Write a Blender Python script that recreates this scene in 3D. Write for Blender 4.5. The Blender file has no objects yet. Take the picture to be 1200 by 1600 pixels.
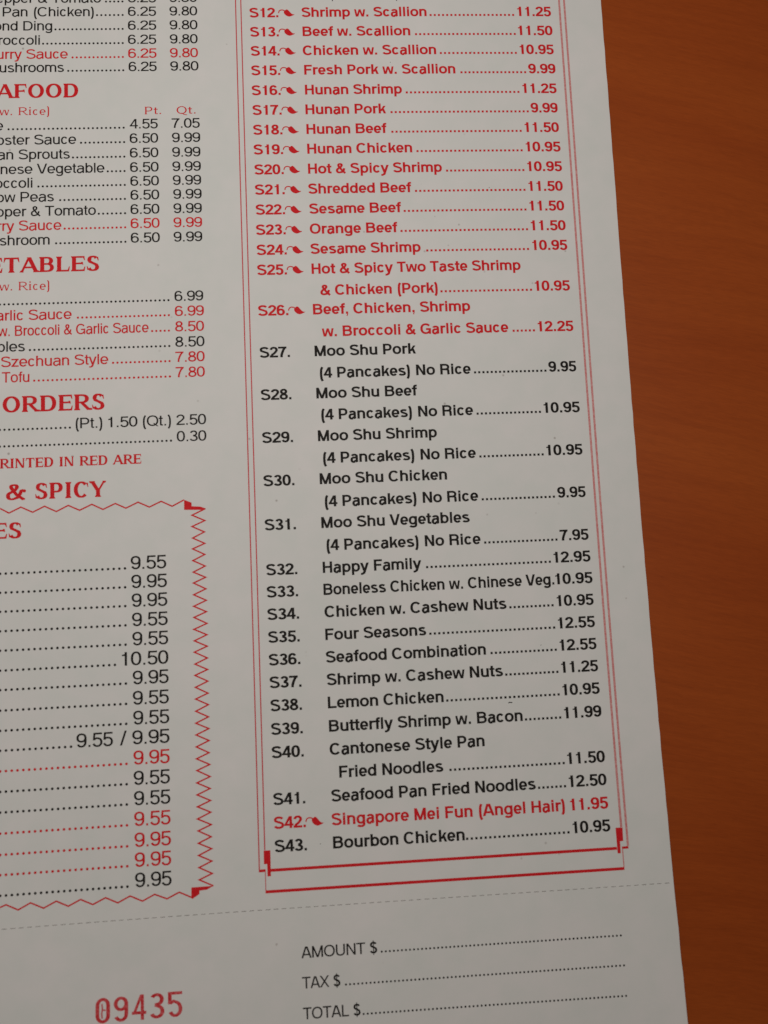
import bpy, math, random
import numpy as np
from mathutils import Vector, Matrix
from mathutils.geometry import delaunay_2d_cdt

MM = 0.001
scene = bpy.context.scene

# ---------------------------------------------------------------- sheet shape
# Page coordinates are millimetres on the menu: X to the right, Y down the page.
# The sheet is almost flat; these coefficients are its slight waviness.
WAVE = [0.04029, -0.43938, -0.08682, 0.15473, 0.00000, -0.10464, -0.05477, 0.10322, -0.24125]

def _z0(xn, yn):
    a, b, c, d, _, e, f, g, h = WAVE
    return (a*(yn**2-1) + b*(yn**3-yn) + c*xn**2 + d*xn*yn + e*xn**2*yn
            + f*xn*(yn**2-1) + g*xn**3 + h*xn**2*(yn**2-1))

def page_z(X, Y):
    """depth (mm, away from the reader) of the sheet at page point X, Y"""
    xn = np.asarray(X, float)/40; yn = np.asarray(Y, float)/80-1
    xc = np.clip(xn, -1.25, 1.9); yc = np.clip(yn, -1.0, 1.4); h = 1e-4
    return (_z0(xc, yc) + (xn-xc)*(_z0(xc+h, yc)-_z0(xc-h, yc))/(2*h)
            + (yn-yc)*(_z0(xc, yc+h)-_z0(xc, yc-h))/(2*h))

TABLE_Z = 1.45           # mm below the sheet's zero level: the table top
def world(X, Y, lift=0.0):
    """page mm -> world metres; the table top is z = 0"""
    return np.stack([np.asarray(X, float)*MM, -np.asarray(Y, float)*MM,
                     (TABLE_Z - page_z(X, Y) + lift)*MM], -1)

# ---------------------------------------------------------------- camera
CAM_R = [[0.99780959, 0.04563746, -0.04788784], [-0.04033189, 0.99350057, 0.10644229], [0.05243435, -0.10427773, 0.99316504]]
CAM_T = [-27.3822, -100.718, 156.737]
D3 = np.diag([1., -1., -1.])
Rb = D3 @ np.array(CAM_R) @ D3
loc = -Rb.T @ (D3 @ np.array(CAM_T))            # mm, in sheet coordinates
loc[2] += TABLE_Z
cam_data = bpy.data.cameras.new('camera')
cam_data.sensor_fit = 'VERTICAL'; cam_data.sensor_height = 24; cam_data.lens = 18
cam_data.clip_start = 0.01; cam_data.clip_end = 20
cam_data.dof.use_dof = True; cam_data.dof.focus_distance = 0.158; cam_data.dof.aperture_fstop = 10
cam = bpy.data.objects.new('camera', cam_data)
M = Matrix(Rb.T.tolist()).to_4x4(); M.translation = Vector((loc*MM).tolist())
cam.matrix_world = M
scene.collection.objects.link(cam); scene.camera = cam

# ---------------------------------------------------------------- light
w = bpy.data.worlds.new('World'); scene.world = w; w.use_nodes = True
w.node_tree.nodes['Background'].inputs[0].default_value = (1.0, 0.82, 0.67, 1)
w.node_tree.nodes['Background'].inputs[1].default_value = 0.072
def area(name, loc, target, size, watts, col):
    l = bpy.data.lights.new(name, 'AREA'); l.shape = 'DISK'; l.size = size; l.energy = watts; l.color = col
    o = bpy.data.objects.new(name, l); o.location = loc
    o.rotation_euler = (Vector(target)-Vector(loc)).to_track_quat('-Z', 'Y').to_euler()
    scene.collection.objects.link(o); return o
area('room_lamp', (-0.02, -0.02, 0.30), (-0.02, -0.03, 0), 0.14, 0.51, (1.0, 0.968, 0.925))
scene.view_settings.view_transform = 'Standard'; scene.view_settings.look = 'None'
scene.view_settings.exposure = 0; scene.view_settings.gamma = 1

# ---------------------------------------------------------------- materials
def new_mat(name):
    m = bpy.data.materials.new(name); m.use_nodes = True
    return m, m.node_tree.nodes, m.node_tree.links, m.node_tree.nodes['Principled BSDF']
def node(ns, t, **kw):
    n = ns.new(t)
    for k, v in kw.items():
        if k.startswith('i_'): n.inputs[k[2:].replace('_', ' ')].default_value = v
        else: setattr(n, k, v)
    return n
def ramp(ns, stops):
    r = ns.new('ShaderNodeValToRGB'); e = r.color_ramp.elements
    while len(e) < len(stops): e.new(0.5)
    for s, (p, c) in zip(e, stops): s.position = p; s.color = (*c, 1)
    return r

def paper_material():
    m, ns, lk, b = new_mat('uncoated_paper')
    tc = node(ns, 'ShaderNodeTexCoord')
    big = node(ns, 'ShaderNodeTexNoise', i_Scale=45.0, i_Detail=4.0)
    fine = node(ns, 'ShaderNodeTexNoise', i_Scale=1400.0, i_Detail=3.0)
    mid = node(ns, 'ShaderNodeTexNoise', i_Scale=240.0, i_Detail=3.0)
    for n in (big, fine, mid): lk.new(tc.outputs['Object'], n.inputs['Vector'])
    c1 = ramp(ns, [(0.3, (0.765, 0.765, 0.742)), (0.7, (0.805, 0.785, 0.768))])
    lk.new(big.outputs['Fac'], c1.inputs[0])
    c2 = ramp(ns, [(0.32, (0.955, 0.965, 0.955)), (0.68, (1, 0.985, 0.985))])
    lk.new(mid.outputs['Fac'], c2.inputs[0])
    mx = node(ns, 'ShaderNodeMixRGB', blend_type='MULTIPLY'); mx.inputs[0].default_value = 1
    lk.new(c1.outputs[0], mx.inputs[1]); lk.new(c2.outputs[0], mx.inputs[2])
    # sparse recycled-fibre flecks
    vo = node(ns, 'ShaderNodeTexVoronoi', i_Scale=420.0); lk.new(tc.outputs['Object'], vo.inputs['Vector'])
    v1 = ramp(ns, [(0.0, (1, 1, 1)), (0.06, (1, 1, 1)), (0.13, (0, 0, 0))])
    lk.new(vo.outputs['Distance'], v1.inputs[0])
    sep = node(ns, 'ShaderNodeSeparateColor'); lk.new(vo.outputs['Color'], sep.inputs[0])
    v2 = ramp(ns, [(0.90, (0, 0, 0)), (0.99, (1, 1, 1))]); lk.new(sep.outputs[0], v2.inputs[0])
    mu = node(ns, 'ShaderNodeMath', operation='MULTIPLY'); lk.new(v1.outputs[0], mu.inputs[0]); lk.new(v2.outputs[0], mu.inputs[1])
    mu2 = node(ns, 'ShaderNodeMath', operation='MULTIPLY'); mu2.inputs[1].default_value = 0.65; lk.new(mu.outputs[0], mu2.inputs[0])
    m2 = node(ns, 'ShaderNodeMixRGB'); m2.inputs[2].default_value = (0.30, 0.25, 0.22, 1)
    lk.new(mu2.outputs[0], m2.inputs[0]); lk.new(mx.outputs[0], m2.inputs[1])
    lk.new(m2.outputs[0], b.inputs['Base Color'])
    b.inputs['Roughness'].default_value = 0.75; b.inputs['Specular IOR Level'].default_value = 0.25
    bp = node(ns, 'ShaderNodeBump'); bp.inputs['Strength'].default_value = 0.25; bp.inputs['Distance'].default_value = 0.00003
    lk.new(fine.outputs['Fac'], bp.inputs['Height'])
    rp = node(ns, 'ShaderNodeTexNoise', i_Scale=38.0, i_Detail=2.0); lk.new(tc.outputs['Object'], rp.inputs['Vector'])
    b2 = node(ns, 'ShaderNodeBump'); b2.inputs['Strength'].default_value = 0.5; b2.inputs['Distance'].default_value = 0.0010
    lk.new(rp.outputs['Fac'], b2.inputs['Height']); lk.new(bp.outputs[0], b2.inputs['Normal']); lk.new(b2.outputs[0], b.inputs['Normal'])
    return m

def ink_material(name, dark, light, rough=0.6):
    m, ns, lk, b = new_mat(name)
    tc = node(ns, 'ShaderNodeTexCoord')
    n1 = node(ns, 'ShaderNodeTexNoise', i_Scale=2600.0, i_Detail=3.0); lk.new(tc.outputs['Object'], n1.inputs['Vector'])
    r = ramp(ns, [(0.38, dark), (0.72, light)]); lk.new(n1.outputs['Fac'], r.inputs[0])
    lk.new(r.outputs[0], b.inputs['Base Color'])
    b.inputs['Roughness'].default_value = rough; b.inputs['Specular IOR Level'].default_value = 0.08
    return m

def wood_material():
    m, ns, lk, b = new_mat('reddish_wood_laminate')
    tc = node(ns, 'ShaderNodeTexCoord')
    mp = node(ns, 'ShaderNodeMapping'); rt = node(ns, 'ShaderNodeMapping'); rt.inputs['Rotation'].default_value = (0, 0, math.radians(13))
    mp.inputs['Scale'].default_value = (1, 5, 1)
    mp2 = node(ns, 'ShaderNodeMapping')
    mp2.inputs['Scale'].default_value = (1, 16, 1)
    # gentle warping bends the grain
    wn = node(ns, 'ShaderNodeTexNoise', i_Scale=9.0, i_Detail=2.0); lk.new(tc.outputs['Object'], wn.inputs['Vector'])
    ws = node(ns, 'ShaderNodeVectorMath', operation='SCALE'); ws.inputs['Scale'].default_value = 0.02; lk.new(wn.outputs['Color'], ws.inputs[0])
    wa = node(ns, 'ShaderNodeVectorMath', operation='ADD'); lk.new(tc.outputs['Object'], wa.inputs[0]); lk.new(ws.outputs[0], wa.inputs[1])
    lk.new(wa.outputs[0], rt.inputs[0]); lk.new(rt.outputs[0], mp.inputs[0]); lk.new(rt.outputs[0], mp2.inputs[0])
    n1 = node(ns, 'ShaderNodeTexNoise', i_Scale=9.0, i_Detail=3.0, i_Roughness=0.55); lk.new(mp.outputs[0], n1.inputs['Vector'])
    n2 = node(ns, 'ShaderNodeTexNoise', i_Scale=60.0, i_Detail=5.0, i_Roughness=0.6); lk.new(mp2.outputs[0], n2.inputs['Vector'])
    c1 = ramp(ns, [(0.3, (0.335, 0.058, 0.0070)), (0.5, (0.362, 0.067, 0.0082)), (0.7, (0.390, 0.077, 0.0098))])
    lk.new(n1.outputs['Fac'], c1.inputs[0])
    c2 = ramp(ns, [(0.3, (0.88, 0.85, 0.82)), (0.6, (1.0, 1.0, 1.0))]); lk.new(n2.outputs['Fac'], c2.inputs[0])
    mx = node(ns, 'ShaderNodeMixRGB', blend_type='MULTIPLY'); mx.inputs[0].default_value = 0.8
    lk.new(c1.outputs[0], mx.inputs[1]); lk.new(c2.outputs[0], mx.inputs[2])
    lk.new(mx.outputs[0], b.inputs['Base Color'])
    # tiny pores lying along the grain
    mp3 = node(ns, 'ShaderNodeMapping'); mp3.inputs['Scale'].default_value = (1, 5, 1); lk.new(rt.outputs[0], mp3.inputs[0])
    vo = node(ns, 'ShaderNodeTexVoronoi', i_Scale=260.0); lk.new(mp3.outputs[0], vo.inputs['Vector'])
    pr = ramp(ns, [(0.0, (0.80, 0.76, 0.72)), (0.16, (1, 1, 1))]); lk.new(vo.outputs['Distance'], pr.inputs[0])
    sc = node(ns, 'ShaderNodeTexNoise', i_Scale=420.0, i_Detail=4.0); lk.new(mp2.outputs[0], sc.inputs['Vector'])
    sr = ramp(ns, [(0.35, (0.93, 0.92, 0.91)), (0.65, (1.05, 1.05, 1.05))]); lk.new(sc.outputs['Fac'], sr.inputs[0])
    mxa = node(ns, 'ShaderNodeMixRGB', blend_type='MULTIPLY'); mxa.inputs[0].default_value = 0.7
    mxb = node(ns, 'ShaderNodeMixRGB', blend_type='MULTIPLY'); mxb.inputs[0].default_value = 1.0
    lk.new(mx.outputs[0], mxa.inputs[1]); lk.new(pr.outputs[0], mxa.inputs[2])
    lk.new(mxa.outputs[0], mxb.inputs[1]); lk.new(sr.outputs[0], mxb.inputs[2]); lk.new(mxb.outputs[0], b.inputs['Base Color'])
    b.inputs['Roughness'].default_value = 0.46; b.inputs['Specular IOR Level'].default_value = 0.25
    bp = node(ns, 'ShaderNodeBump'); bp.inputs['Strength'].default_value = 0.15; bp.inputs['Distance'].default_value = 0.0001
    lk.new(n2.outputs['Fac'], bp.inputs['Height']); lk.new(bp.outputs[0], b.inputs['Normal'])
    return m

PAPER = paper_material(); WOOD = wood_material()
INK = {'R': ink_material('red_ink', (0.66, 0.014, 0.020), (0.74, 0.026, 0.032)),
       'K': ink_material('black_ink', (0.012, 0.010, 0.009), (0.030, 0.025, 0.021)),
       'P': ink_material('pale_red_halftone_ink', (0.66, 0.22, 0.22), (0.74, 0.40, 0.38)),
       'T': ink_material('thin_red_ink', (0.62, 0.06, 0.075), (0.68, 0.11, 0.12)),
       'G': ink_material('perforation_grey', (0.20, 0.18, 0.17), (0.36, 0.33, 0.31)),
       'N': ink_material('numbering_stamp_ink', (0.60, 0.020, 0.028), (0.74, 0.15, 0.16))}

# ---------------------------------------------------------------- object helpers
def link_mesh(name, verts, faces, mat, parent=None, smooth=False):
    me = bpy.data.meshes.new(name)
    me.from_pydata([tuple(map(float, v)) for v in verts], [], [tuple(int(i) for i in f) for f in faces])
    me.materials.append(mat)
    if smooth: me.shade_smooth()
    o = bpy.data.objects.new(name, me); scene.collection.objects.link(o)
    o.parent = parent
    return o
def tag(o, label=None, cat=None, kind=None, group=None):
    if label: o['label'] = label
    if cat: o['category'] = cat
    if kind: o['kind'] = kind
    if group: o['group'] = group

# ---------------------------------------------------------------- lettering
# Every letter is drawn from pen strokes: v = width of upright strokes, h = of level ones.
WB = dict(zip("ABCDEFGHIKLMNOPQRSTUVWXYabcdefghiklmnoprstuvwyz0123456789&().,/$ ",
  [722,722,722,722,667,611,778,722,278,722,611,833,722,778,667,778,722,667,611,722,667,944,667,667,
   556,611,556,611,556,333,611,611,278,556,278,889,611,611,611,389,556,333,611,556,778,556,500]
  + [556]*10 + [722,333,333,278,278,278,556,278]))
WL = dict(WB); WL.update(A=667,B=667,F=611,L=556,b=556,c=500,d=556,f=278,g=556,h=556,i=222,k=500,l=222,m=833,n=556,o=556,
  p=556,r=333,s=500,t=278,u=556,v=500,w=722,y=500,z=500)
WL['&'] = 667

def arc(cx, cy, rx, ry, a0, a1, n=None, e=2.25):
    n = n or max(4, int(abs(a1-a0)/15)); out = []
    for i in range(n+1):
        t = math.radians(a0+(a1-a0)*i/n); c, s = math.cos(t), math.sin(t)
        out.append((cx+rx*math.copysign(abs(c)**(2/e), c), cy+ry*math.copysign(abs(s)**(2/e), s)))
    return out

class Pen:
    def __init__(self, v, h): self.v, self.h, self.q = v, h, []
    def poly(self, *pts): self.q.append(list(pts))
    def stem(self, x, y0, y1, w=None):
        w = (w or self.v)/2; self.poly((x-w, y0), (x+w, y0), (x+w, y1), (x-w, y1))
    def bar(self, x0, x1, y, w=None):
        w = (w or self.h)/2; self.poly((x0, y-w), (x1, y-w), (x1, y+w), (x0, y+w))
    def diag(self, xb, yb, xt, yt, w=None):
        w = (w or self.v)/2; self.poly((xb-w, yb), (xb+w, yb), (xt+w, yt), (xt-w, yt))
    def line(self, pts, closed=False, taper=None):
        n = len(pts); A = []; B = []
        for i, (x, y) in enumerate(pts):
            a = pts[(i-1) % n] if (closed or i) else pts[0]
            b = pts[(i+1) % n] if (closed or i < n-1) else pts[-1]
            tx, ty = b[0]-a[0], b[1]-a[1]; l = math.hypot(tx, ty) or 1
            nx, ny = -ty/l, tx/l
            k = math.hypot(self.v*nx, self.h*ny)/2
            if taper: k *= taper(i/(n-1))
            A.append((x+nx*k, y+ny*k)); B.append((x-nx*k, y-ny*k))
        for i in range(n if closed else n-1):
            j = (i+1) % n
            self.poly(A[i], B[i], B[j]); self.poly(A[i], B[j], A[j])
        if not closed: return

    def dot(self, x, y, r, n=10):
        self.poly(*[(x+r*math.cos(2*math.pi*i/n), y+r*math.sin(2*math.pi*i/n)) for i in range(n)])

def sans(ch, W, v, h):
    p = Pen(v, h); C = 718; X = 545
    sb = 72; ro = 42; L = sb+v/2; R = W-sb-v/2; l = ro+v/2; r = W-ro-v/2; T = C-h/2; B = h/2; m = W/2
    xt = X-h/2; dg = v*1.03
    def bowl(c, y0, y1, xr, x0=None):
        p.line([(L if x0 is None else x0, y1)] + arc(c, (y0+y1)/2, xr-c, (y1-y0)/2, 90, -90) + [(L if x0 is None else x0, y0)])
    o = 6  # overshoot
    if ch == 'A': p.diag(8+v*.52, 0, m-v*.22, C, dg); p.diag(W-8-v*.52, 0, m+v*.22, C, dg); p.bar(m*.42, W-m*.42, 215, h*.95)
    elif ch == 'B': p.stem(L, 0, C); bowl(m+10, 385, T, R-14); bowl(m+20, B, 385, R+16)
    elif ch == 'C': p.line(arc(m, C/2, r-m, C/2-B+o, 38, 322, 26, 2.2))
    elif ch == 'D': p.stem(L, 0, C); bowl(m-20, B, T, R+18)
    elif ch == 'E': p.stem(L, 0, C); p.bar(sb, W-50, T); p.bar(sb, W-70, C/2+15); p.bar(sb, W-45, B)
    elif ch == 'F': p.stem(L, 0, C); p.bar(sb, W-35, T); p.bar(sb, W-80, C/2+5)
    elif ch == 'G':
        p.line(arc(m, C/2, r-m, C/2-B+o, 38, 335, 27, 2.2)); p.stem(W-ro-20-v*.42, 0, C/2+20, v*.8); p.bar(m+15, W-ro-20, C/2-30)
    elif ch == 'H': p.stem(L, 0, C); p.stem(R, 0, C); p.bar(L, R, C/2+15)
    elif ch == 'I': p.stem(m, 0, C)
    elif ch == 'K': p.stem(L, 0, C); p.diag(L+10, 240, R, C); p.diag(R+20, 0, L+140, 420)
    elif ch == 'L': p.stem(L, 0, C); p.bar(sb, W-25, B)
    elif ch == 'M': p.stem(L, 0, C); p.stem(R, 0, C); p.diag(m, 0, L+10, C); p.diag(m, 0, R-10, C)
    elif ch == 'N': p.stem(L, 0, C); p.stem(R, 0, C); p.diag(R-8, 0, L+8, C)
    elif ch in 'OQ':
        p.line(arc(m, C/2, r-m, C/2-B+o, 0, 345, 23, 2.2), closed=True)
        if ch == 'Q': p.diag(W-ro-v*.4, -30, m+60, 190, v*.95)
    elif ch == 'P': p.stem(L, 0, C); bowl(m+20, 300, T, R+18)
    elif ch == 'R':
        p.stem(L, 0, C); bowl(m+10, 345, T, R+2)
        p.line([(m+20, 345)] + arc(m+25, 255, R-m-30, 90, 90, 0) + [(R-4, 150), (R+2, 60), (R+22, 0)])
    elif ch == 'S':
        p.line(arc(m, 530, r-m-16, 188-B+o, 18, 180, 12, 2.2) + [(l+30, 460), (m-40, 398), (m+50, 365), (r-28, 300)]
               + arc(m, 200, r-m, 200-B+o, 0, -165, 14, 2.2))
    elif ch == 'T': p.stem(m, 0, C); p.bar(22, W-22, T)
    elif ch == 'U': p.line([(L, C), (L, 300)] + arc(m, 250, R-m, 250-B+o, 180, 360) + [(R, 300), (R, C)])
    elif ch == 'V': p.diag(m-v*.2, 0, 14+v*.5, C, dg); p.diag(m+v*.2, 0, W-14-v*.5, C, dg)
    elif ch == 'X': p.diag(20+v*.5, 0, W-26-v*.5, C, dg*1.05); p.diag(W-20-v*.5, 0, 26+v*.5, C, dg*1.05)
    elif ch == 'a':
        k = W-58-v/2
        p.line(arc(m, 385, k-m, X-385-h/2+o, 165, 0, 12, 2.2) + [(k, 300), (k, 110), (k+6, 40), (k+20, 0)])
        p.line([(k, 318), (m+20, 300)] + arc(m-20, 155, m-20-36-v/2, 148, 90, 270, 13, 2.2) + [(m+30, B+8), (k, 130)])
    elif ch in 'bpdqg':
        c = (-1 if ch in 'dqg' else 1); f = (lambda x: x if c > 0 else W-x); s = f(62+v/2)
        e2 = f(W-36-v/2); mm = (s+e2)/2
        p.line(arc(mm, X/2, abs(e2-s)/2, X/2-B+o, 0, 345, 23, 2.2), closed=True)
        if ch == 'b' or ch == 'd': p.stem(s, 0, C, v*.96)
        elif ch == 'p': p.stem(s, -205, X-8, v*.96)
        elif ch == 'g': p.line([(s, X-8), (s, 0)] + arc(mm, -30, s-mm, 175-h/2, 0, -160, 12, 2.2))
        else: p.stem(s, -205, X-8, v*.96)
    elif ch == 'c': p.line(arc(m, X/2, W-38-v/2-m, X/2-B+o, 35, 325, 24, 2.2))
    elif ch == 'e':
        k = W-34-v/2; p.line([(k, X/2-22)] + arc(m, X/2, k-m, X/2-B+o, 8, 322, 26, 2.2)); p.bar(40+v*.5, k+v*.42, X/2-18, h*.88)
    elif ch == 'f': p.line([(m+6, 0), (m+6, 560)] + arc(m+6+v*.62, 590, v*.62, C-590-h/2+10, 180, 90, 5) + [(W+2, C-h/2+8)]); p.bar(10, W-8, X-h/2, h*.9)
    elif ch in 'hn':
        k = W-64-v/2; s = 62+v/2; p.stem(s, 0, C if ch == 'h' else X)
        p.line([(s, 300)] + arc((s+k)/2, 350, (k-s)/2, X-350-h/2+o, 180, 0, 12, 2.2) + [(k, 300), (k, 0)])
    elif ch == 'i': p.stem(m, 0, X); p.stem(m, C-v*.95, C)
    elif ch == 'k': p.stem(64+v/2, 0, C); p.diag(64+v, 170, W-25-v*.5, X); p.diag(W-14-v*.5, 0, 64+v*1.9, 330)
    elif ch == 'l': p.stem(m, 0, C)
    elif ch == 'm':
        s = 60+v/2; k = W-60-v/2; c = (s+k)/2; p.stem(s, 0, X)
        for a, b in ((s, c), (c, k)):
            p.line([(a, 300)] + arc((a+b)/2, 360, (b-a)/2, X-360-h/2+o, 180, 0, 12, 2.2) + [(b, 300), (b, 0)])
    elif ch == 'o': p.line(arc(m, X/2, W-34-v/2-m, X/2-B+o, 0, 345, 23, 2.2), closed=True)
    elif ch == 'r': s = 62+v/2; p.stem(s, 0, X); p.line([(s, 260)] + arc(s+160, 330, 160, X-335-h/2, 180, 100, 8) + [(W-4, X-h/2-4)])
    elif ch == 's':
        k = W-34-v/2; j = 34+v/2
        p.line(arc(m, 392, k-m-14, 138-B+o, 22, 180, 10, 2.2) + [(j+34, 335), (m-20, 288), (m+40, 262), (k-28, 222)]
               + arc(m, 145, k-m, 145-B+o, 8, -160, 12, 2.2))
    elif ch == 't': p.line([(m-8, 680), (m-8, 120)] + arc(m-8+v*.65, 90, v*.65, 90-h/2, 180, 270, 5) + [(W-12, h/2-2)]); p.bar(8, W-14, X-h/2, h*.9)
    elif ch == 'u': k = W-62-v/2; s = 64+v/2; p.stem(k, 0, X); p.line([(s, X), (s, 230)] + arc((s+k)/2, 180, (k-s)/2, 180-B+o, 180, 360, 12, 2.2) + [(k, 230)])
    elif ch == 'v': p.diag(m-v*.18, 0, 12+v*.5, X, dg); p.diag(m+v*.18, 0, W-12-v*.5, X, dg)
    elif ch == 'w':
        for a, b in ((0, m+v*.1), (m-v*.1, W)):
            c = (a+b)/2; s = 1 if a == 0 else 0
            p.diag(c-v*.12, 0, (a+10+v*.5) if s else m, X, dg*.82); p.diag(c+v*.12, 0, m if s else (b-10-v*.5), X, dg*.82)
    elif ch == 'y': p.diag(m-v*.1, 20, 12+v*.5, X, dg); p.diag(m-v*.35, -150, W-12-v*.5, X, dg); p.line([(40, -160), (m-v*1.0, -165), (m-v*.55, -130), (m-v*.15, -40)])
    elif ch == 'z': p.bar(34, W-34, X-h/2); p.bar(30, W-30, h/2); p.diag(40+v*.6, h*.5, W-40-v*.6, X-h*.5, dg*1.15)
    elif ch == '0': p.line(arc(m, 355, W-36-v/2-m, 355-h/2+o, 0, 345, 23, 2.35), closed=True)
    elif ch == '1': p.stem(m+28, 0, 710); p.poly((m+28, 520), (m+28, 620), (m-150, 575), (m-150, 500)); p.poly((m+28, 570), (m+28, 710), (m-28-v*.1, 710), (m-62, 600), (m-150, 575), (m-150, 540))
    elif ch == '2':
        p.line(arc(m, 495, W-38-v/2-m, 215-h/2+o, 175, -8, 14, 2.2) + [(W-80-v/2, 400), (m+40, 290), (m-90, 190), (54+v/2, 90), (46+v/2, 0)]); p.bar(36, W-34, h/2)
    elif ch == '3':
        p.line(arc(m-4, 525, W-62-v/2-m, 185-h/2+o, 168, -70, 14, 2.2) + [(m-30, 378)])
        p.line([(m-30, 378)] + arc(m-4, 192, W-36-v/2-m, 190-h/2+o, 75, -165, 15, 2.2))
    elif ch == '4': p.stem(W-140-v*.2, 0, 710, v*.95); p.bar(24, W-22, 205, h*.95); p.diag(34+v*.4, 205, W-150-v*.35, 700, v*.95)
    elif ch == '5':
        p.bar(110, W-56, 710-h/2); p.poly((62, 330), (62+v*.86, 330), (96+v*.92, 710), (96, 710))
        p.line([(66+v*.4, 352), (m-50, 438)] + arc(m, 225, W-36-v/2-m, 235-h/2+o+4, 92, -162, 16, 2.2))
    elif ch in '69':
        f = (lambda P: P) if ch == '6' else (lambda P: [(W-x, 710-y) for x, y in P])
        k = W-36-v/2; j = 36+v/2
        p.line(f(arc(m, 228, k-m, 228-h/2+o, 0, 345, 23, 2.2)), closed=True)
        p.line(f([(j, 228), (j, 380)] + arc(m, 430, m-j, 280-h/2+o, 172, 28, 12, 2.2)))
    elif ch == '7': p.bar(34, W-30, 710-h/2); p.line([(W-40-v*.5, 660), (m+70, 500), (m+5, 340), (m-45, 170), (m-62, 0)])
    elif ch == '8':
        p.line(arc(m, 532, W-66-v/2-m, 180-h/2+o, 0, 345, 23, 2.15), closed=True)
        p.line(arc(m, 198, W-36-v/2-m, 198-h/2+o, 0, 345, 23, 2.15), closed=True)
    elif ch == '&':
        p.line([(W-20-v*.4, 0), (W*.6, 210), (W*.34, 470)] + arc(W*.44, 570, W*.44-W*.29, 148-h/2, 200, -40, 12) + [(W*.50, 440), (W*.25, 330)]
               + arc(W*.36, 190, W*.36-40-v/2, 190-h/2+o, 130, 280, 10) + [(W*.62, 90), (W*.76, 220), (W*.80, 350)])
    elif ch == '(': p.line([(W-30-v*.35, 725), (W-120-v*.2, 580), (W-165, 420), (W-172, 260), (W-165, 100), (W-120-v*.2, -60), (W-30-v*.35, -205)])
    elif ch == ')': p.line([(30+v*.35, 725), (120+v*.2, 580), (165, 420), (172, 260), (165, 100), (120+v*.2, -60), (30+v*.35, -205)])
    elif ch == '.': p.stem(m, 0, v*1.0)
    elif ch == ',': p.stem(m, 0, v*1.0); p.diag(m-v*.05, -150, m+v*.28, 10, v*.45)
    elif ch == '/': p.diag(10+v*.5, -20, W-10-v*.5, 735, v*.6)
    elif ch == '$':
        q = sans('S', W, v*1.22, h*1.25).q; p.q += [[(x, y) for x, y in poly] for poly in q]; p.stem(m, -95, 800, v*.55)
    return p

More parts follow.
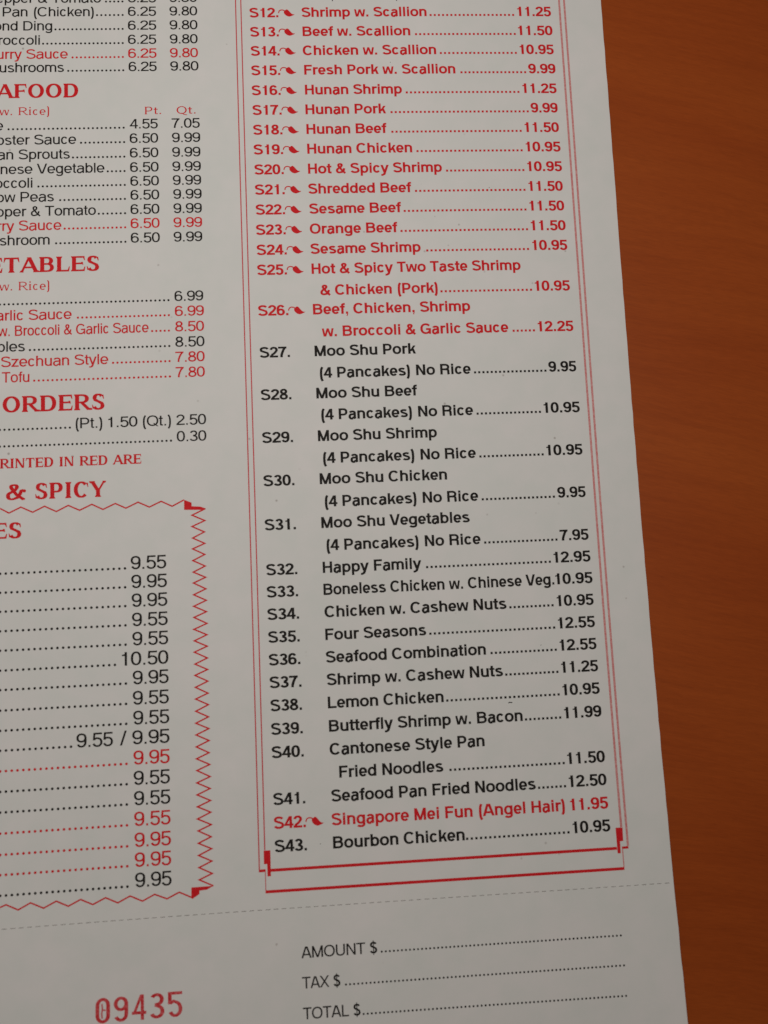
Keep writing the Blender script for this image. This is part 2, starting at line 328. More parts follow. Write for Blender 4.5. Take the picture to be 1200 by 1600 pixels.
WS = dict(A=760,B=700,C=720,D=760,E=650,F=620,G=760,I=360,L=620,N=800,O=800,P=660,Q=800,R=740,S=600,T=700,V=740,Y=720,
          w=800,i=330,c=520,e=560,t=380)
WS.update({'&': 860, '(': 330, ')': 330, '.': 300, ' ': 360})
def serif(ch, W, v, h):
    """wide display serif: heavy uprights, thin level strokes, small wedge serifs"""
    p = Pen(v, h); C = 718; X = 500; s = 34; m = W/2
    L = 95+v/2-20; R = W-95-v/2+20; T = C-h/2; B = h/2; ro = 40; r = W-ro-v/2
    def ft(x, y, up, k=1.0, w=None):
        w = (w or v)/2; t = h*.6*(1 if up else -1)
        p.poly((x-w-s*k-12, y), (x+w+s*k+12, y), (x+w+s*k, y+t), (x+w, y+t*1.9), (x-w, y+t*1.9), (x-w-s*k, y+t))
    def beak(x, y, d, sg=1):
        p.poly((x-sg*h*1.0, y), (x, y), (x+sg*20, y+d), (x-sg*10, y+d))
    def st(x, y0=0, y1=C, w=None): p.stem(x, y0, y1, w); ft(x, y0, True, 1, w); ft(x, y1, False, 1, w)
    def bowl(c, y0, y1, xr): p.line([(L, y1)] + arc(c, (y0+y1)/2, xr-c, (y1-y0)/2, 90, -90, 12, 2.1) + [(L, y0)])
    tv = v*.46
    if ch == 'A': p.diag(70, 0, m-6, C, tv*1.3); p.diag(W-85, 0, m-10, C, v*1.05); p.bar(m*.52, W-m*.5, 235); ft(70, 0, True, 1, tv); ft(W-85, 0, True)
    elif ch == 'B': st(L); bowl(m, 380, T, R-10); bowl(m+10, B, 380, R+24)
    elif ch == 'C': p.line(arc(m+10, C/2, r-m, C/2-B+6, 42, 318, 24, 2.05)); beak(W-70, T-20, -190)
    elif ch == 'D': st(L); bowl(m-20, B, T, R+26)
    elif ch == 'E': st(L); p.bar(L, W-50, T); p.bar(L, W-120, 370); p.bar(L, W-45, B); beak(W-50, T, -160); beak(W-120, 440, -140); beak(W-40, B, 180)
    elif ch == 'F': st(L); p.bar(L, W-40, T); p.bar(L, W-120, 355); beak(W-42, T, -170); beak(W-118, 430, -150)
    elif ch == 'G': p.line(arc(m, C/2, r-m-10, C/2-B+6, 42, 330, 24, 2.05)); beak(W-75, T-20, -190); p.stem(W-120, 30, 320); ft(W-120, 320, False)
    elif ch == 'I': st(m)
    elif ch == 'L': st(L); p.bar(L, W-40, B); beak(W-36, B, 200)
    elif ch == 'N': st(L-20, w=tv*1.2); p.stem(R+20, 0, C, tv*1.2); ft(R+20, C, False, 1, tv); p.diag(R-10, 0, L-5, C, v*1.05)
    elif ch in 'OQ':
        p.line(arc(m, C/2, r-m, C/2-B+8, 0, 345, 23, 2.0), closed=True)
        if ch == 'Q': p.line([(m-60, 60), (m+60, 40), (m+160, -60), (W-30, -110)])
    elif ch == 'P': st(L); bowl(m+10, 310, T, R+20)
    elif ch == 'R': st(L); bowl(m-10, 350, T, R-10); p.diag(W-70, 0, m-30, 360, v*1.02); ft(W-66, 0, True, .7)
    elif ch == 'S':
        j = ro+v/2
        p.line(arc(m, 530, r-m-24, 188-B+8, 28, 185, 12, 2.1) + [(j+40, 450), (m-30, 390), (m+50, 345), (r-26, 285)] + arc(m, 195, r-m, 195-B+8, 0, -160, 14, 2.1))
        beak(W-80, T-10, -180); beak(60, B+10, 180, -1)
    elif ch == 'T': st(m); p.bar(40, W-40, T); beak(W-44, T, -190); beak(44, T, -190, -1)
    elif ch == 'V': p.diag(m+10, 0, 90, C, v*1.05); p.diag(m+20, 0, W-80, C, tv*1.2); ft(90, C, False); ft(W-80, C, False, 1, tv)
    elif ch == 'Y': p.stem(m, 0, 320); ft(m, 0, True); p.diag(m, 280, 105, C, v*1.05); p.diag(m+15, 280, W-90, C, tv*1.2); ft(105, C, False, .8); ft(W-90, C, False, .8, tv)
    elif ch == 'w':
        for a in (0, m-30): p.diag(a+m*.5+25, 0, a+80, X, v*1.02); p.diag(a+m*.5+35, 0, a+m-15, X, tv*1.3)
        ft(80, X, False, .8); ft(W-80, X, False, .8, tv)
    elif ch == 'i': st(m, 0, X); p.dot(m, C-40, v*.62)
    elif ch == 'c': p.line(arc(m, X/2, W-55-v/2-m, X/2-B+8, 45, 318, 20, 2.05))
    elif ch == 'e': p.line([(W-50-v/2, X/2)] + arc(m, X/2, W-50-v/2-m, X/2-B+8, 5, 315, 22, 2.05)); p.bar(60, W-60, X/2)
    elif ch == 't': p.line([(m-10, 640), (m-10, 130)] + arc(m+60, 110, 70, 110-B, 180, 275, 5) + [(W-30, 50)]); p.bar(40, W-40, X-h/2)
    elif ch == '&':
        p.line([(W-90, 20), (W*.55, 240), (W*.36, 470)] + arc(W*.43, 580, W*.14, 130-h/2, 190, -40, 12) + [(W*.50, 450), (W*.24, 320)]
               + arc(W*.34, 190, W*.34-40-v/2, 190-h/2, 130, 290, 10) + [(W*.60, 110), (W*.74, 290), (W*.78, 400), (W*.86, 440), (W*.95, 400)])
        p.bar(W-190, W-30, h*.5); p.dot(W*.93, 395, v*.42)
    elif ch == '(': p.line([(W-60, 760), (W-130, 700), (W-150, 500), (W-150, 50), (W-130, -120), (W-60, -180)])
    elif ch == ')': p.line([(60, 770), (120, 735), (155, 660), (165, 500), (165, 90), (155, -70), (120, -145), (55, -185)])
    elif ch == '.': p.dot(m, v*.62, v*.62)
    return p

def stamp_digit(ch, W, v, h):
    """numbering-machine figures: round-ended, even stroke"""
    p = Pen(v, h); C = 718; l = 50+v/2; r = W-50-v/2; m = W/2
    if ch == '0': p.line(arc(m, C-m, r-m, m-v/2, 180, 0, 12, 2) + [(r, m)] + arc(m, m, r-m, m-v/2, 0, -180, 12, 2) + [(l, C-m)])
    elif ch == '9': p.line(arc(m, 505, r-m, 205-v/2, 0, 345, 23, 2), closed=True); p.line([(r, 505), (r, 240)] + arc(m, 215, r-m, 215-v/2, 0, -155, 12, 2))
    elif ch == '4': p.stem(m+90, 0, C); p.diag(l-5, 190, m+70, C, v*.9); p.bar(30, W-20, 205, v)
    elif ch == '3': p.line(arc(m, 535, r-m-10, 183-v/2, 150, -60, 14, 2) + [(m-40, 385)]); p.line([(m-40, 385)] + arc(m, 198, r-m, 198-v/2, 60, -155, 14, 2))
    elif ch == '5': p.bar(50, W-50, C-v/2); p.stem(l, 370, C); p.line([(l, 390), (m-30, 450)] + arc(m, 228, r-m, 235-v/2, 80, -155, 14, 2))
    return p

_cache = {}
def glyph(font, ch):
    """(verts Nx2, tris) of the united strokes of one letter"""
    key = (font, ch)
    if key in _cache: return _cache[key]
    if font == 'B': W = WB[ch]; p = sans(ch, W, 150, 126)
    elif font in 'LC': W = WL[ch]; p = sans(ch, W, 106 if font == 'L' else 114, 90)
    elif font == 'S': W = WS[ch]; p = serif(ch, W, 172, 80)
    elif font == 's': W = WS[ch]; p = serif(ch, W, 100, 64)
    else: W = 430; p = stamp_digit(ch, W, 86, 86)
    vs = []; fs = []
    for poly in p.q:
        a = sum(poly[i][0]*poly[(i+1) % len(poly)][1]-poly[(i+1) % len(poly)][0]*poly[i][1] for i in range(len(poly)))
        if abs(a) < 1: continue
        if a < 0: poly = poly[::-1]
        fs.append(list(range(len(vs), len(vs)+len(poly)))); vs += [Vector(q) for q in poly]
    ov, oe, of, ove, ooe, oof = delaunay_2d_cdt(vs, [], fs, 0, 1e-3)
    polys = [np.array([(vs[i].x, vs[i].y) for i in f]) for f in fs]
    def inside(x, y):
        for P in polys:
            Q = np.roll(P, -1, 0); cr = (Q[:, 0]-P[:, 0])*(y-P[:, 1])-(Q[:, 1]-P[:, 1])*(x-P[:, 0])
            if (cr > -1e-3).all(): return True
        return False
    tr = [f for f in of if inside(sum(ov[i].x for i in f)/len(f), sum(ov[i].y for i in f)/len(f))]
    tris = []
    for f in tr:
        for i in range(1, len(f)-1): tris.append((f[0], f[i], f[i+1]))
    V = np.array([(q.x, q.y) for q in ov]); Fc = np.array(tris, int)
    ar = ((V[Fc[:, 1]]-V[Fc[:, 0]])[:, 0]*(V[Fc[:, 2]]-V[Fc[:, 0]])[:, 1]-(V[Fc[:, 1]]-V[Fc[:, 0]])[:, 1]*(V[Fc[:, 2]]-V[Fc[:, 0]])[:, 0])
    Fc[ar < 0] = Fc[ar < 0][:, ::-1]
    used = np.unique(Fc); V2 = V[used]; mp = np.zeros(len(V), int); mp[used] = np.arange(len(used)); Fc = mp[Fc]
    V2 = V2.copy()
    if font in 'BLC': V2[:, 0] = W/2+(V2[:, 0]-W/2)*((1.11 if ch in 'CS0123456789' else 1.07) if W > 300 else 1.0)
    _cache[key] = (V2, Fc, W); return _cache[key]

class Print:
    """collects flat ink shapes in page millimetres, then lays them on the sheet"""
    def __init__(self): self.v = []; self.f = []; self.n = 0
    def add(self, V, F):
        self.v.append(np.asarray(V, float)); self.f += [tuple(i+self.n for i in f) for f in F]; self.n += len(V)
    def text(self, font, s, x0, x1, y, cap, stretch=1.0):
        sy = cap/718; pos = []; x = 0
        for c in s:
            W = {'B': WB, 'L': WL, 'C': WL, 'S': WS, 's': WS}.get(font, {}).get(c, 570)
            if c != ' ': pos.append((c, x))
            x += W
        gs = [(glyph(font, c), px) for c, px in pos]
        lo = gs[0][0][0][:, 0].min()+gs[0][1]; hi = gs[-1][0][0][:, 0].max()+gs[-1][1]
        if x0 is None: sx = sy*stretch; x0 = x1-(hi-lo)*sx
        else: sx = (x1-x0)/(hi-lo)
        for (V, F, W), px in gs:
            self.add(np.stack([x0+(V[:, 0]+px-lo)*sx, y-V[:, 1]*sy], 1), F)
        return sx/sy
    def leader(self, x0, x1, y, pitch, r, square):
        n = max(1, round((x1-x0-2*r)/pitch)); st = (x1-x0-2*r)/n
        k = 4 if square else 8; off = math.pi/4 if square else math.pi/8; rr = r*(1.2 if square else 1.04)
        for i in range(n+1):
            cx = x0+r+i*st
            a = [off+2*math.pi*j/k for j in range(k)]
            self.add([(cx+rr*math.cos(t), y-r+rr*math.sin(t)) for t in a], [tuple(range(k))[::-1]])
    def band(self, pts, w, closed=False, step=4.0):
        """ruled line of width w through pts, mitred, cut short enough to follow the sheet"""
        q = [np.array(p, float) for p in pts]; out = []
        for a, b in zip(q[:-1], q[1:]):
            n = max(1, int(np.linalg.norm(b-a)/step))
            out += [a+(b-a)*i/n for i in range(n)]
        out.append(q[-1]); A = []; B = []
        for i, p in enumerate(out):
            d0 = out[i]-out[i-1] if i else out[1]-out[0]; d1 = out[i+1]-out[i] if i < len(out)-1 else d0
            d0 = d0/np.linalg.norm(d0); d1 = d1/np.linalg.norm(d1)
            n = np.array([-(d0+d1)[1], (d0+d1)[0]]); n /= np.linalg.norm(n)
            k = w/2/max(0.35, n @ np.array([-d0[1], d0[0]]))
            A.append(p+n*k); B.append(p-n*k)
        m = len(out); self.add(np.array(A+B), [(i, i+1, m+i+1, m+i) for i in range(m-1)])
    def rect(self, x0, y0, x1, y1): self.add([(x0, y0), (x1, y0), (x1, y1), (x0, y1)], [(3, 2, 1, 0)])
    def poly(self, pts):
        v = [Vector(p) for p in pts]
        ov, oe, of, *_ , oof = delaunay_2d_cdt(v, [], [list(range(len(v)))], 0, 1e-4)
        self.add([tuple(p) for p in ov], [f for f, o in zip(of, oof) if len(o)])
    def build(self, name, ink, parent, lift=0.02):
        V = np.concatenate(self.v)
        P = world(V[:, 0], V[:, 1], lift)
        F = []
        for f in self.f:                    # every face looks up
            a, b, c = V[f[0]], V[f[1]], V[f[2]]
            cr = (b-a)[0]*(c-a)[1]-(b-a)[1]*(c-a)[0]
            F.append(f if cr < 0 else f[::-1])
        return link_mesh(name, P, F, INK[ink], parent)

# ---------------------------------------------------------------- what is printed, measured on the page (mm)
LINES = [
('dish_line','R',-0.21,2.14,[('B','S12.',-0.04,5.81),('B','Shrimp w. Scallion',10.57,36.29),('.','',36.86,54.63),('B','11.25',55.31,62.42)],6.01),
('dish_line','R',4.04,2.14,[('B','S13.',-0.02,5.78),('B','Beef w. Scallion',10.62,32.70),('.','',33.62,54.70),('B','11.50',55.20,62.47)],5.97),
('dish_line','R',8.25,2.14,[('B','S14.',-0.00,5.81),('B','Chicken w. Scallion',10.51,37.83),('.','',38.53,54.66),('B','10.95',55.27,62.42)],6.01),
('dish_line','R',12.51,2.14,[('B','S15.',-0.02,5.81),('B','Fresh Pork w. Scallion',10.66,41.57),('.','',42.57,56.34),('B','9.99',56.77,62.50)],6.00),
('dish_line','R',16.84,2.14,[('B','S16.',-0.04,5.77),('B','Hunan Shrimp',10.67,30.36),('.','',31.08,54.65),('B','11.25',55.29,62.44)],5.97),
('dish_line','R',21.09,2.14,[('B','S17.',0.01,5.83),('B','Hunan Pork',10.62,26.89),('.','',27.77,56.32),('B','9.99',56.72,62.38)],6.03),
('dish_line','R',25.32,2.14,[('B','S18.',0.02,5.86),('B','Hunan Beef',10.67,26.83),('.','',27.74,54.58),('B','11.50',55.21,62.36)],6.05),
('dish_line','R',29.52,2.14,[('B','S19.',0.00,5.86),('B','Hunan Chicken',10.68,31.82),('.','',32.64,54.51),('B','10.95',55.17,62.41)],6.05),
('dish_line','R',33.75,2.14,[('B','S20.',0.04,5.85),('B','Hot & Spicy Shrimp',10.69,37.66),('.','',38.44,54.60),('B','10.95',55.20,62.42)],6.04),
('dish_line','R',37.97,2.14,[('B','S21.',0.02,5.90),('B','Shredded Beef',10.60,31.24),('.','',31.92,54.56),('B','11.50',55.19,62.30)],6.09),
('dish_line','R',42.15,2.14,[('B','S22.',0.06,5.83),('B','Sesame Beef',10.65,28.98),('.','',29.43,54.49),('B','11.50',55.12,62.31)],6.02),
('dish_line','R',46.32,2.14,[('B','S23.',0.00,5.83),('B','Orange Beef',10.59,28.04),('.','',28.59,54.55),('B','11.50',55.14,62.32)],6.01),
('dish_line','R',50.47,2.14,[('B','S24.',0.01,5.91),('B','Sesame Shrimp',10.60,32.49),('.','',33.55,54.48),('B','10.95',55.17,62.36)],6.10),
('dish_line','R',54.57,2.14,[('B','S25.',-0.01,5.81),('B','Hot & Spicy Two Taste Shrimp',10.65,52.48)],6.00),
('dish_line','R',58.96,2.14,[('B','& Chicken (Pork)',12.21,35.48),('.','',35.96,54.55),('B','10.95',55.14,62.30)],None),
('dish_line','R',62.84,2.14,[('B','S26.',-0.06,5.82),('B','Beef, Chicken, Shrimp',10.63,41.78)],6.01),
('dish_line','R',67.34,2.14,[('B','w. Broccoli & Garlic Sauce',12.22,49.18),('.','',49.99,54.59),('B','12.25',55.17,62.43)],None),
('dish_line','K',71.25,2.14,[('B','S27.',0.00,5.85),('B','Moo Shu Pork',10.64,30.49)],None),
('dish_line','K',75.61,2.14,[('B','(4 Pancakes) No Rice',11.50,41.15),('.','',41.75,56.38),('B','9.95',56.77,62.43)],None),
('dish_line','K',79.66,2.14,[('B','S28.',-0.03,5.85),('B','Moo Shu Beef',10.67,30.33)],None),
('dish_line','K',83.89,2.14,[('B','(4 Pancakes) No Rice',11.47,41.15),('.','',41.78,54.72),('B','10.95',55.27,62.55)],None),
('dish_line','K',88.07,2.14,[('B','S29.',-0.03,5.88),('B','Moo Shu Shrimp',10.67,33.79)],None),
('dish_line','K',92.40,2.14,[('B','(4 Pancakes) No Rice',11.50,41.20),('.','',41.83,54.69),('B','10.95',55.24,62.48)],None),
('dish_line','K',96.45,2.14,[('B','S30.',-0.03,5.87),('B','Moo Shu Chicken',10.70,35.32)],None),
('dish_line','K',100.82,2.14,[('B','(4 Pancakes) No Rice',11.52,41.18),('.','',41.80,56.35),('B','9.95',56.83,62.49)],None),
('dish_line','K',104.91,2.14,[('B','S31.',-0.04,5.86),('B','Moo Shu Vegetables',10.69,39.28)],None),
('dish_line','K',109.21,2.14,[('B','(4 Pancakes) No Rice',11.53,41.15),('.','',41.78,56.27),('B','7.95',56.71,62.44)],None),
('dish_line','K',113.44,2.14,[('B','S32.',0.00,5.84),('B','Happy Family',10.65,29.47),('.','',30.30,54.67),('B','12.95',55.21,62.50)],None),
('dish_line','K',117.61,2.14,[('B','S33.',-0.03,5.85),('B','Boneless Chicken w. Chinese Veg.',10.64,55.01),('B','10.95',55.26,62.59)],None),
('dish_line','K',121.80,2.14,[('B','S34.',-0.04,5.89),('B','Chicken w. Cashew Nuts',10.67,45.42),('.','',45.91,54.61),('B','10.95',55.24,62.48)],None),
('dish_line','K',126.04,2.14,[('B','S35.',-0.01,5.86),('B','Four Seasons',10.66,29.74),('.','',30.26,54.62),('B','12.55',55.18,62.40)],None),
('dish_line','K',130.23,2.14,[('B','S36.',-0.02,5.84),('B','Seafood Combination',10.62,40.91),('.','',41.74,54.63),('B','12.55',55.19,62.38)],None),
('dish_line','K',134.39,2.14,[('B','S37.',0.01,5.91),('B','Shrimp w. Cashew Nuts',10.64,43.93),('.','',44.30,54.64),('B','11.25',55.19,62.36)],None),
('dish_line','K',138.60,2.14,[('B','S38.',0.03,5.85),('B','Lemon Chicken',10.66,32.38),('.','',32.80,54.57),('B','10.95',55.13,62.33)],None),
('dish_line','K',142.87,2.14,[('B','S39.',0.02,5.85),('B','Butterfly Shrimp w. Bacon',10.71,47.14),('.','',47.51,54.56),('B','11.99',55.12,62.32)],None),
('dish_line','K',147.06,2.14,[('B','S40.',0.01,5.89),('B','Cantonese Style Pan',10.67,39.63)],None),
('dish_line','K',151.23,2.14,[('B','Fried Noodles',12.28,31.62),('.','',32.70,54.60),('B','11.50',55.09,62.30)],None),
('dish_line','K',155.41,2.14,[('B','S41.',0.05,5.89),('B','Seafood Pan Fried Noodles',10.67,48.76),('.','',49.12,54.53),('B','12.50',55.07,62.25)],None),
('dish_line','R',159.60,2.14,[('B','S42.',0.05,5.84),('B','Singapore Mei Fun (Angel Hair)',10.57,53.96),('B','11.95',54.99,62.20)],6.01),
('dish_line','K',163.68,2.14,[('B','S43.',0.07,5.90),('B','Bourbon Chicken',10.67,34.90),('.','',35.08,54.54),('B','10.95',55.15,62.25)],None),
('price_line','K',-3.79,2.05,[('L','Pepper & Tomato',None,-29.85),('.','',-29.09,-25.38),('L','6.25',-24.48,-18.84),('L','9.80',-16.20,-10.59)],None),
('price_line','K',-0.80,2.05,[('L','Pan (Chicken)',None,-31.30),('.','',-30.88,-25.36),('L','6.25',-24.50,-18.87),('L','9.80',-16.21,-10.60)],None),
('price_line','K',2.27,2.05,[('L','Almond Ding',None,-39.53),('.','',-39.11,-25.38),('L','6.25',-24.53,-18.87),('L','9.80',-16.22,-10.60)],None),
('price_line','K',5.37,2.05,[('L','Broccoli',None,-41.95),('.','',-41.53,-25.38),('L','6.25',-24.55,-18.91),('L','9.80',-16.22,-10.62)],None),
('price_line','R',8.40,2.05,[('L','Curry Sauce',None,-36.46),('.','',-35.74,-25.38),('L','6.25',-24.54,-18.89),('L','9.80',-16.24,-10.61)],None),
('price_line','K',11.29,2.05,[('L','Mushrooms',None,-37.21),('.','',-36.58,-25.32),('L','6.25',-24.47,-18.89),('L','9.80',-16.22,-10.56)],None),
('price_line','K',23.58,2.05,[('L','Lobster Rice',None,-48.98),('.','',-48.15,-25.34),('L','4.55',-24.37,-18.84),('L','7.05',-16.11,-10.54)],None),
('price_line','K',26.63,2.05,[('L','Lobster Sauce',None,-34.85),('.','',-34.11,-25.28),('L','6.50',-24.40,-18.80),('L','9.99',-16.11,-10.52)],None),
('price_line','K',29.69,2.05,[('L','Bean Sprouts',None,-36.07),('.','',-35.69,-25.27),('L','6.50',-24.40,-18.80),('L','9.99',-16.12,-10.54)],None),
('price_line','K',32.71,2.05,[('L','Chinese Vegetable',None,-29.37),('.','',-28.95,-25.26),('L','6.50',-24.39,-18.80),('L','9.99',-16.13,-10.51)],None),
('price_line','K',35.60,2.05,[('L','Broccoli',None,-43.30),('.','',-42.36,-25.24),('L','6.50',-24.37,-18.78),('L','9.99',-16.09,-10.51)],None),
('price_line','K',38.50,2.05,[('L','Snow Peas',None,-39.17),('.','',-38.18,-25.25),('L','6.50',-24.37,-18.76),('L','9.99',-16.05,-10.47)],None),
('price_line','K',41.46,2.05,[('L','Pepper & Tomato',None,-31.08),('.','',-30.75,-25.24),('L','6.50',-24.40,-18.77),('L','9.99',-16.06,-10.50)],None),
('price_line','R',44.37,2.05,[('L','Curry Sauce',None,-37.74),('.','',-37.33,-25.24),('L','6.50',-24.41,-18.78),('L','9.99',-16.10,-10.51)],None),
('price_line','K',47.33,2.05,[('L','Mushroom',None,-39.98),('.','',-38.97,-25.24),('L','6.50',-24.41,-18.77),('L','9.99',-16.13,-10.54)],None),
('price_line','K',59.39,2.05,[('.','',-49.61,-17.11),('L','6.99',-16.16,-10.61)],None),
('price_line','R',62.41,2.05,[('L','Garlic Sauce',None,-35.84),('.','',-34.87,-17.08),('L','6.99',-16.14,-10.55)],None),
('price_line','R',65.50,2.05,[('C','w.',-49.69,-47.50),('C','Broccoli & Garlic Sauce',-46.54,-21.22),('.','',-20.77,-17.13),('L','8.50',-16.15,-10.58)],None),
('price_line','K',68.57,2.05,[('L','Vegetables',None,-44.65),('.','',-43.93,-17.11),('L','8.50',-16.17,-10.56)],None),
('price_line','R',71.57,2.05,[('L','Szechuan Style',-49.10,-28.96),('.','',-28.27,-17.11),('L','7.80',-16.22,-10.59)],None),
('price_line','R',74.61,2.05,[('L','Tofu',-48.96,-43.80),('.','',-43.12,-17.09),('L','7.80',-16.22,-10.62)],None),
('price_line','K',83.97,2.05,[('.','',-49.47,-36.05),('L','(Pt.)',-35.18,-30.19),('L','1.50',-29.07,-23.58),('L','(Qt.)',-22.57,-17.26),('L','2.50',-16.24,-10.59)],None),
('price_line','K',87.17,2.05,[('.','',-49.45,-17.11),('L','0.30',-16.23,-10.61)],None),
('combo_price_line','K',111.18,2.50,[('o','',-49.27,-26.01),('L','9.55',-25.19,-18.60)],None),
('combo_price_line','K',114.70,2.50,[('o','',-49.24,-26.02),('L','9.95',-25.12,-18.53)],None),
('combo_price_line','K',118.19,2.50,[('o','',-49.21,-26.03),('L','9.95',-25.09,-18.51)],None),
('combo_price_line','K',121.75,2.50,[('o','',-49.18,-26.03),('L','9.55',-25.07,-18.50)],None),
('combo_price_line','K',125.29,2.50,[('o','',-49.15,-26.04),('L','9.55',-25.04,-18.47)],None),
('combo_price_line','K',128.89,2.50,[('o','',-49.11,-28.01),('L','10.50',-26.96,-18.49)],None),
('combo_price_line','K',132.39,2.50,[('o','',-49.07,-26.05),('L','9.95',-25.05,-18.50)],None),
('combo_price_line','K',136.06,2.50,[('o','',-49.03,-26.06),('L','9.55',-25.07,-18.52)],None),
('combo_price_line','K',139.64,2.50,[('o','',-48.99,-26.06),('L','9.55',-25.04,-18.50)],None),
('combo_price_line','K',143.16,2.50,[('o','',-48.95,-35.96),('L','9.55',-35.24,-28.69),('L','/',-27.47,-26.21),('L','9.95',-25.24,-18.51)],None),
('combo_price_line','R',146.77,2.50,[('o','',-48.90,-26.07),('L','9.95',-25.06,-18.53)],None),
('combo_price_line','K',150.36,2.50,[('o','',-48.85,-26.07),('L','9.55',-25.06,-18.54)],None),
('combo_price_line','K',153.93,2.50,[('o','',-48.80,-26.07),('L','9.55',-25.03,-18.52)],None),
('combo_price_line','R',157.55,2.50,[('o','',-48.75,-26.06),('L','9.55',-25.03,-18.53)],None),
('combo_price_line','R',161.19,2.50,[('o','',-48.69,-26.06),('L','9.95',-25.00,-18.51)],None),
('combo_price_line','R',164.62,2.50,[('o','',-48.63,-26.06),('L','9.95',-24.99,-18.51)],None),
('combo_price_line','K',168.10,2.50,[('o','',-48.57,-26.05),('L','9.95',-24.96,-18.49)],None),
('heading','R',16.78,2.98,[('S','SEAFOOD',None,-34.42)],None),
('heading','R',52.87,3.05,[('S','VEGETABLES',None,-30.55)],None),
('heading','R',80.44,3.10,[('S','ORDERS',-48.78,-29.76)],None),
('heading','R',97.25,3.05,[('S','&',-48.06,-44.38),('S','SPICY',-42.70,-29.58)],None),
('heading','R',104.44,2.98,[('S','SPECIALTIES',None,-45.22)],None),
('subheading','R',91.17,1.85,[('S','PRINTED IN RED ARE',None,-22.95)],None),
('subheading','R',20.40,1.65,[('s','w. Rice)',-49.87,-40.11)],None),
('subheading','R',20.59,1.60,[('s','Pt.',-21.41,-18.16),('s','Qt.',-15.09,-11.32)],None),
('subheading','R',56.43,1.70,[('s','w. Rice)',-49.63,-40.07)],None),
('form_line','K',182.11,1.95,[('L','AMOUNT $',4.27,17.90),(':','',18.52,62.68)],None),
('form_line','K',187.21,1.95,[('L','TAX $',4.26,11.06),(':','',11.86,62.79)],None),
('form_line','K',192.31,1.95,[('L','TOTAL $',4.23,14.46),(':','',14.80,62.69)],None),
]
ZIG_TOP = [(-49.14,98.71),(-47.50,99.66),(-45.32,98.62),(-43.17,99.67),(-40.98,98.63),(-38.82,99.72),(-36.62,98.64),(-34.53,99.65),(-32.28,98.61),(-30.20,99.66),(-27.93,98.62),(-25.96,99.59),(-23.68,98.54),(-21.59,99.56),(-19.38,98.55),(-17.33,99.57),(-15.07,98.44)]
ZIG_SIDE = [(-11.10,100.27),(-13.65,101.43),(-11.27,102.54),(-13.69,103.58),(-11.40,104.69),(-13.61,105.77),(-11.37,106.87),(-13.66,107.82),(-11.41,108.96),(-13.66,110.03),(-11.38,111.14),(-13.62,112.20),(-11.35,113.26),(-13.63,114.24),(-11.35,115.42),(-13.63,116.43),(-11.32,117.57),(-13.67,118.58),(-11.33,119.68),(-13.67,120.64),(-11.29,121.86),(-13.72,122.85),(-11.34,123.95),(-13.68,124.97),(-11.34,126.07),(-13.72,127.05),(-11.35,128.23),(-13.65,129.25),(-11.36,130.34),(-13.69,131.31),(-11.36,132.48),(-13.65,133.49),(-11.37,134.66),(-13.65,135.62),(-11.34,136.75),(-13.66,137.82),(-11.38,138.95),(-13.70,139.98),(-11.35,141.07),(-13.70,142.09),(-11.35,143.21),(-13.70,144.23),(-11.40,145.39),(-13.70,146.36),(-11.33,147.49),(-13.66,148.45),(-11.29,149.65),(-13.71,150.64),(-11.34,151.76),(-13.71,152.76),(-11.30,153.88),(-13.67,154.86),(-11.31,155.94),(-13.71,156.99),(-11.27,158.11),(-13.63,159.08),(-11.32,160.23),(-13.63,161.24),(-11.28,162.31),(-13.63,163.35),(-11.29,164.46),(-13.59,165.45),(-11.25,166.60),(-13.59,167.55),(-11.10,168.74)]
ZIG_BOTTOM = [(-14.93,170.49),(-17.18,169.43),(-19.34,170.41),(-21.52,169.50),(-23.67,170.51),(-25.83,169.49),(-28.00,170.50),(-30.12,169.48),(-32.35,170.48),(-34.47,169.47),(-36.61,170.46),(-38.68,169.45),(-40.87,170.47),(-43.12,169.41),(-45.22,170.44),(-47.31,169.42),(-48.43,169.84)]
CORNER_TOP = [(-15.07,98.44),(-13.68,99.02),(-13.69,99.72),(-12.01,99.87),(-10.98,100.27),(-11.83,100.48),(-15.11,100.35)]
CORNER_BOTTOM = [(-11.10,168.74),(-12.26,169.32),(-13.59,169.41),(-13.59,169.96),(-14.86,170.75),(-15.04,170.52),(-15.01,168.77)]

# ---------------------------------------------------------------- the table
def make_table():
    x0, x1, y0, y1, t, bv = -0.60, 0.60, -0.55, 0.35, 0.028, 0.003
    v = []; f = []
    for z, k in ((-t, bv), (-t+bv, 0), (-bv, 0), (0, bv)):
        v += [(x0+k, y0+k, z), (x1-k, y0+k, z), (x1-k, y1-k, z), (x0+k, y1-k, z)]
    for r in range(3):
        for i in range(4): f.append((r*4+i, r*4+(i+1) % 4, r*4+4+(i+1) % 4, r*4+4+i))
    f += [(3, 2, 1, 0), (12, 13, 14, 15)]
    o = link_mesh('table', v, f, WOOD)
    tag(o, 'smooth reddish brown wooden table top with faint grain under the menu', 'table')
make_table()

# ---------------------------------------------------------------- the menu
menu = bpy.data.objects.new('takeout_menu', None); scene.collection.objects.link(menu)
menu.empty_display_size = 0.02
tag(menu, 'large white paper takeout menu with red and black print lying on the wooden table', 'menu')

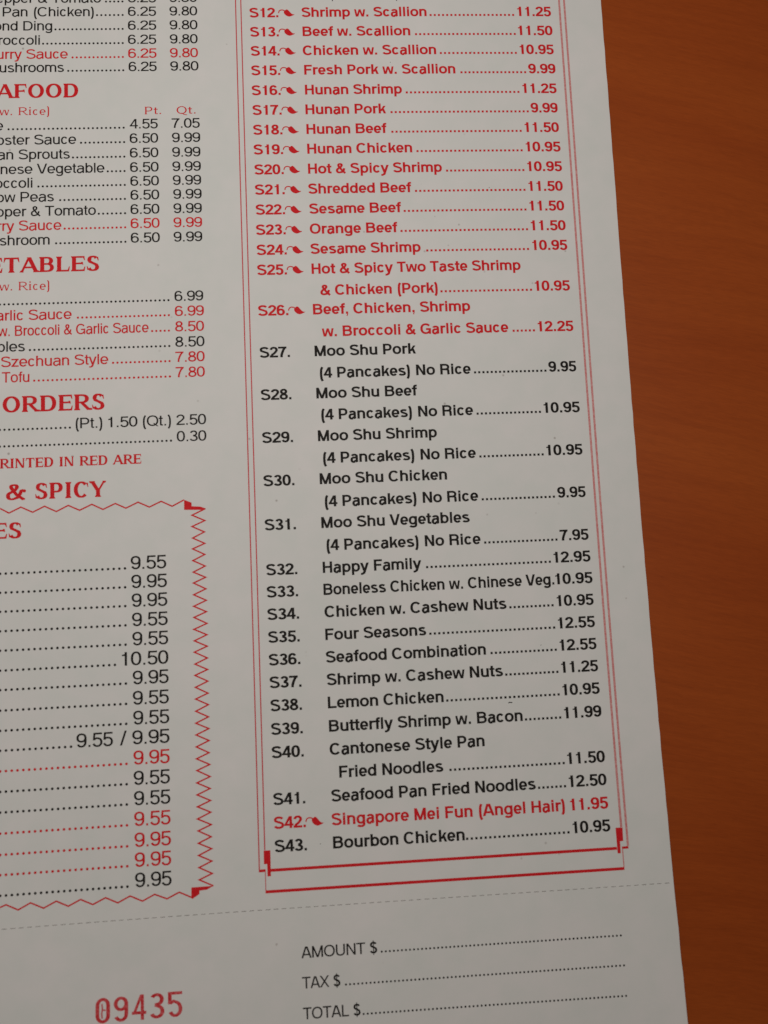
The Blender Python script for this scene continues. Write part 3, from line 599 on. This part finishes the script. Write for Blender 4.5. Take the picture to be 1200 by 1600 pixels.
def make_sheet():
    X0, X1, Y0, Y1 = -108.0, 73.3, -60.0, 219.0
    nx, ny = 74, 112; th = 0.14
    rnd = random.Random(5)
    xs = np.linspace(X0, X1, nx+1); ys = np.linspace(Y0, Y1, ny+1)
    jit = [rnd.uniform(-.05, .035) for _ in ys]             # guillotined edge is not perfectly clean
    V = []
    for lift in (0.0, -th):
        for j, y in enumerate(ys):
            xr = xs.copy(); xr[-1] += jit[j]
            V.append(world(xr, np.full(nx+1, y), lift))
    V = np.concatenate(V); n = (nx+1)*(ny+1); F = []
    I = lambda i, j: j*(nx+1)+i
    for j in range(ny):
        for i in range(nx):
            F.append((I(i, j), I(i, j+1), I(i+1, j+1), I(i+1, j)))
            F.append((n+I(i, j), n+I(i+1, j), n+I(i+1, j+1), n+I(i, j+1)))
    for j in range(ny):
        F.append((I(0, j), n+I(0, j), n+I(0, j+1), I(0, j+1))); F.append((I(nx, j+1), n+I(nx, j+1), n+I(nx, j), I(nx, j)))
    for i in range(nx):
        F.append((I(i+1, 0), n+I(i+1, 0), n+I(i, 0), I(i, 0))); F.append((I(i, ny), n+I(i, ny), n+I(i+1, ny), I(i+1, ny)))
    # the sheet never sinks into the table
    V[:n, 2] = np.maximum(V[:n, 2], (th+0.01)*MM); V[n:, 2] = np.maximum(V[n:, 2], 0.02*MM)
    link_mesh('paper_sheet', V, F, PAPER, menu)
make_sheet()

def chilli(x, y):
    """small printed chilli pepper: curled stalk and pointed body; x, y = right end of the number"""
    p = Print(); q = lambda X, Y: (x+(X-78)/92, y-(270-Y)/86)
    p.band([q(84, 192), q(88, 168), q(100, 147), q(122, 134), q(150, 131), q(178, 137), q(200, 150)], 0.21)
    body = [(184, 178), (192, 156), (214, 140), (240, 128), (262, 138), (284, 160), (306, 184), (328, 204), (350, 214), (380, 214),
            (362, 228), (334, 238), (306, 248), (278, 252), (246, 244), (216, 226), (194, 204)]
    p.poly([q(284+(X-284)*1.03, 194+(Y-194)*1.12) for X, Y in body])
    return p

STRETCH = {'L': 1.02, 'S': 1.08, 'C': 0.86, 's': 1.1, 'B': 1.12}
for kind, ink, Y, cap, items, pep in LINES:
    p = Print(); words = []
    for font, s, a, b in items:
        if font == '.': p.leader(a, b, Y, 0.845, 0.25 if kind == 'dish_line' else 0.215, kind == 'dish_line')
        elif font == 'o': p.leader(a, b, Y, 1.02, 0.24, False)
        elif font == ':': p.leader(a, b, Y, 0.735, 0.185, False)
        else:
            k = p.text(font, s, a, b, Y, cap, {'PRINTED IN RED ARE': 0.97, 'SEAFOOD': 1.04}.get(s, STRETCH[font])); words.append(s)
            if a is not None and globals().get('REPORT'): print(kind, font, s, round(k, 3))
    o = p.build(kind, ink, menu)
    tag(o, '%s printed line reading %s' % ('red' if ink == 'R' else 'black', ' '.join(words)) if words else '%s dotted line' % ink)
    if pep is not None:
        c = chilli(pep-0.2, Y).build('chilli_mark', 'R', o)

# the row above the first full one only dips into the picture with two commas
p = Print()
for x in (16.75, 30.0): p.text('B', ',', x, x+0.42, -4.12, 1.95)
p.build('dish_line', 'K', menu)

# zigzag frame with solid folded corners
for pts in (ZIG_TOP, ZIG_SIDE, ZIG_BOTTOM):
    q = Print(); q.band(pts, 0.26, step=50); q.build('zigzag_border', 'R', menu)
for pts in (CORNER_TOP, CORNER_BOTTOM):
    q = Print(); q.poly(pts); q.build('border_corner', 'R', menu, 0.026)

# double ruled frame round the numbered dishes
def rule(pts, w, ink, name='border_rule'):
    q = Print(); q.band(pts, w); q.build(name, ink, menu)
rule([(-2.81, -30), (-2.81, 166.94)], 0.22, 'T'); rule([(-1.74, -30), (-1.74, 163.2)], 0.22, 'T')
rule([(64.31, -30), (64.31, 163.1)], 0.42, 'P'); rule([(65.40, -30), (65.28, 166.5)], 0.42, 'P')
rule([(-0.76, 166.74), (63.16, 166.80)], 0.52, 'R'); rule([(-1.80, 170.40), (64.25, 170.42)], 0.52, 'R')
rule([(-2.70, 166.72), (-1.68, 166.72)], 0.46, 'R'); rule([(64.12, 166.76), (65.36, 166.76)], 0.42, 'R')
rule([(-1.74, 167.0), (-1.74, 170.15)], 0.15, 'T'); rule([(64.20, 167.0), (64.20, 170.15)], 0.22, 'P')
for shape in ([(-1.95, 163.25), (-0.74, 163.25), (-0.76, 167.75), (-1.36, 167.75), (-1.38, 165.6), (-1.95, 165.6)],
              [(63.22, 163.17), (64.54, 163.17), (64.46, 165.55), (63.86, 165.6), (63.80, 167.72), (63.22, 167.7)]):
    q = Print(); q.poly(shape); q.build('border_corner', 'R', menu, 0.026)

# tear-off perforation
q = Print(); rnd = random.Random(3); x = -107.0
while x < 72.2:
    q.rect(x, 173.47-0.05, x+rnd.uniform(0.78, 0.92), 173.47+0.05); x += 1.44
q.build('perforation', 'G', menu)

# stamped serial number
q = Print()
for i, c in enumerate('09435'):
    q.text('#', c, -31.85+i*3.12, -31.85+i*3.12+2.48, 190.28-0.02*i, 4.15)
o = q.build('serial_number', 'N', menu); tag(o, 'red stamped serial number 09435')
q = Print(); q.band([(-30.75, 187.1), (-30.68, 188.0), (-30.80, 188.7), (-30.70, 189.5)], 0.24)
q.band([(-30.62, 188.1), (-30.1, 188.2)], 0.22)
q.build('ink_smudge', 'T', menu)

# stray specks of black toner
def speck(shape):
    q = Print(); q.band(shape, 0.17) if len(shape) > 2 else q.rect(*shape[0], *shape[1]); q.build('ink_speck', 'K', menu)
speck([(44.6, 139.42), (44.85, 139.30), (45.1, 139.36), (45.35, 139.32)])
for x, y in ((8.3, 162.65), (28.2, 9.9), (51.5, 128.9), (30.9, 116.0), (47.0, 37.1)): speck([(x, y), (x+.15, y+.12)])
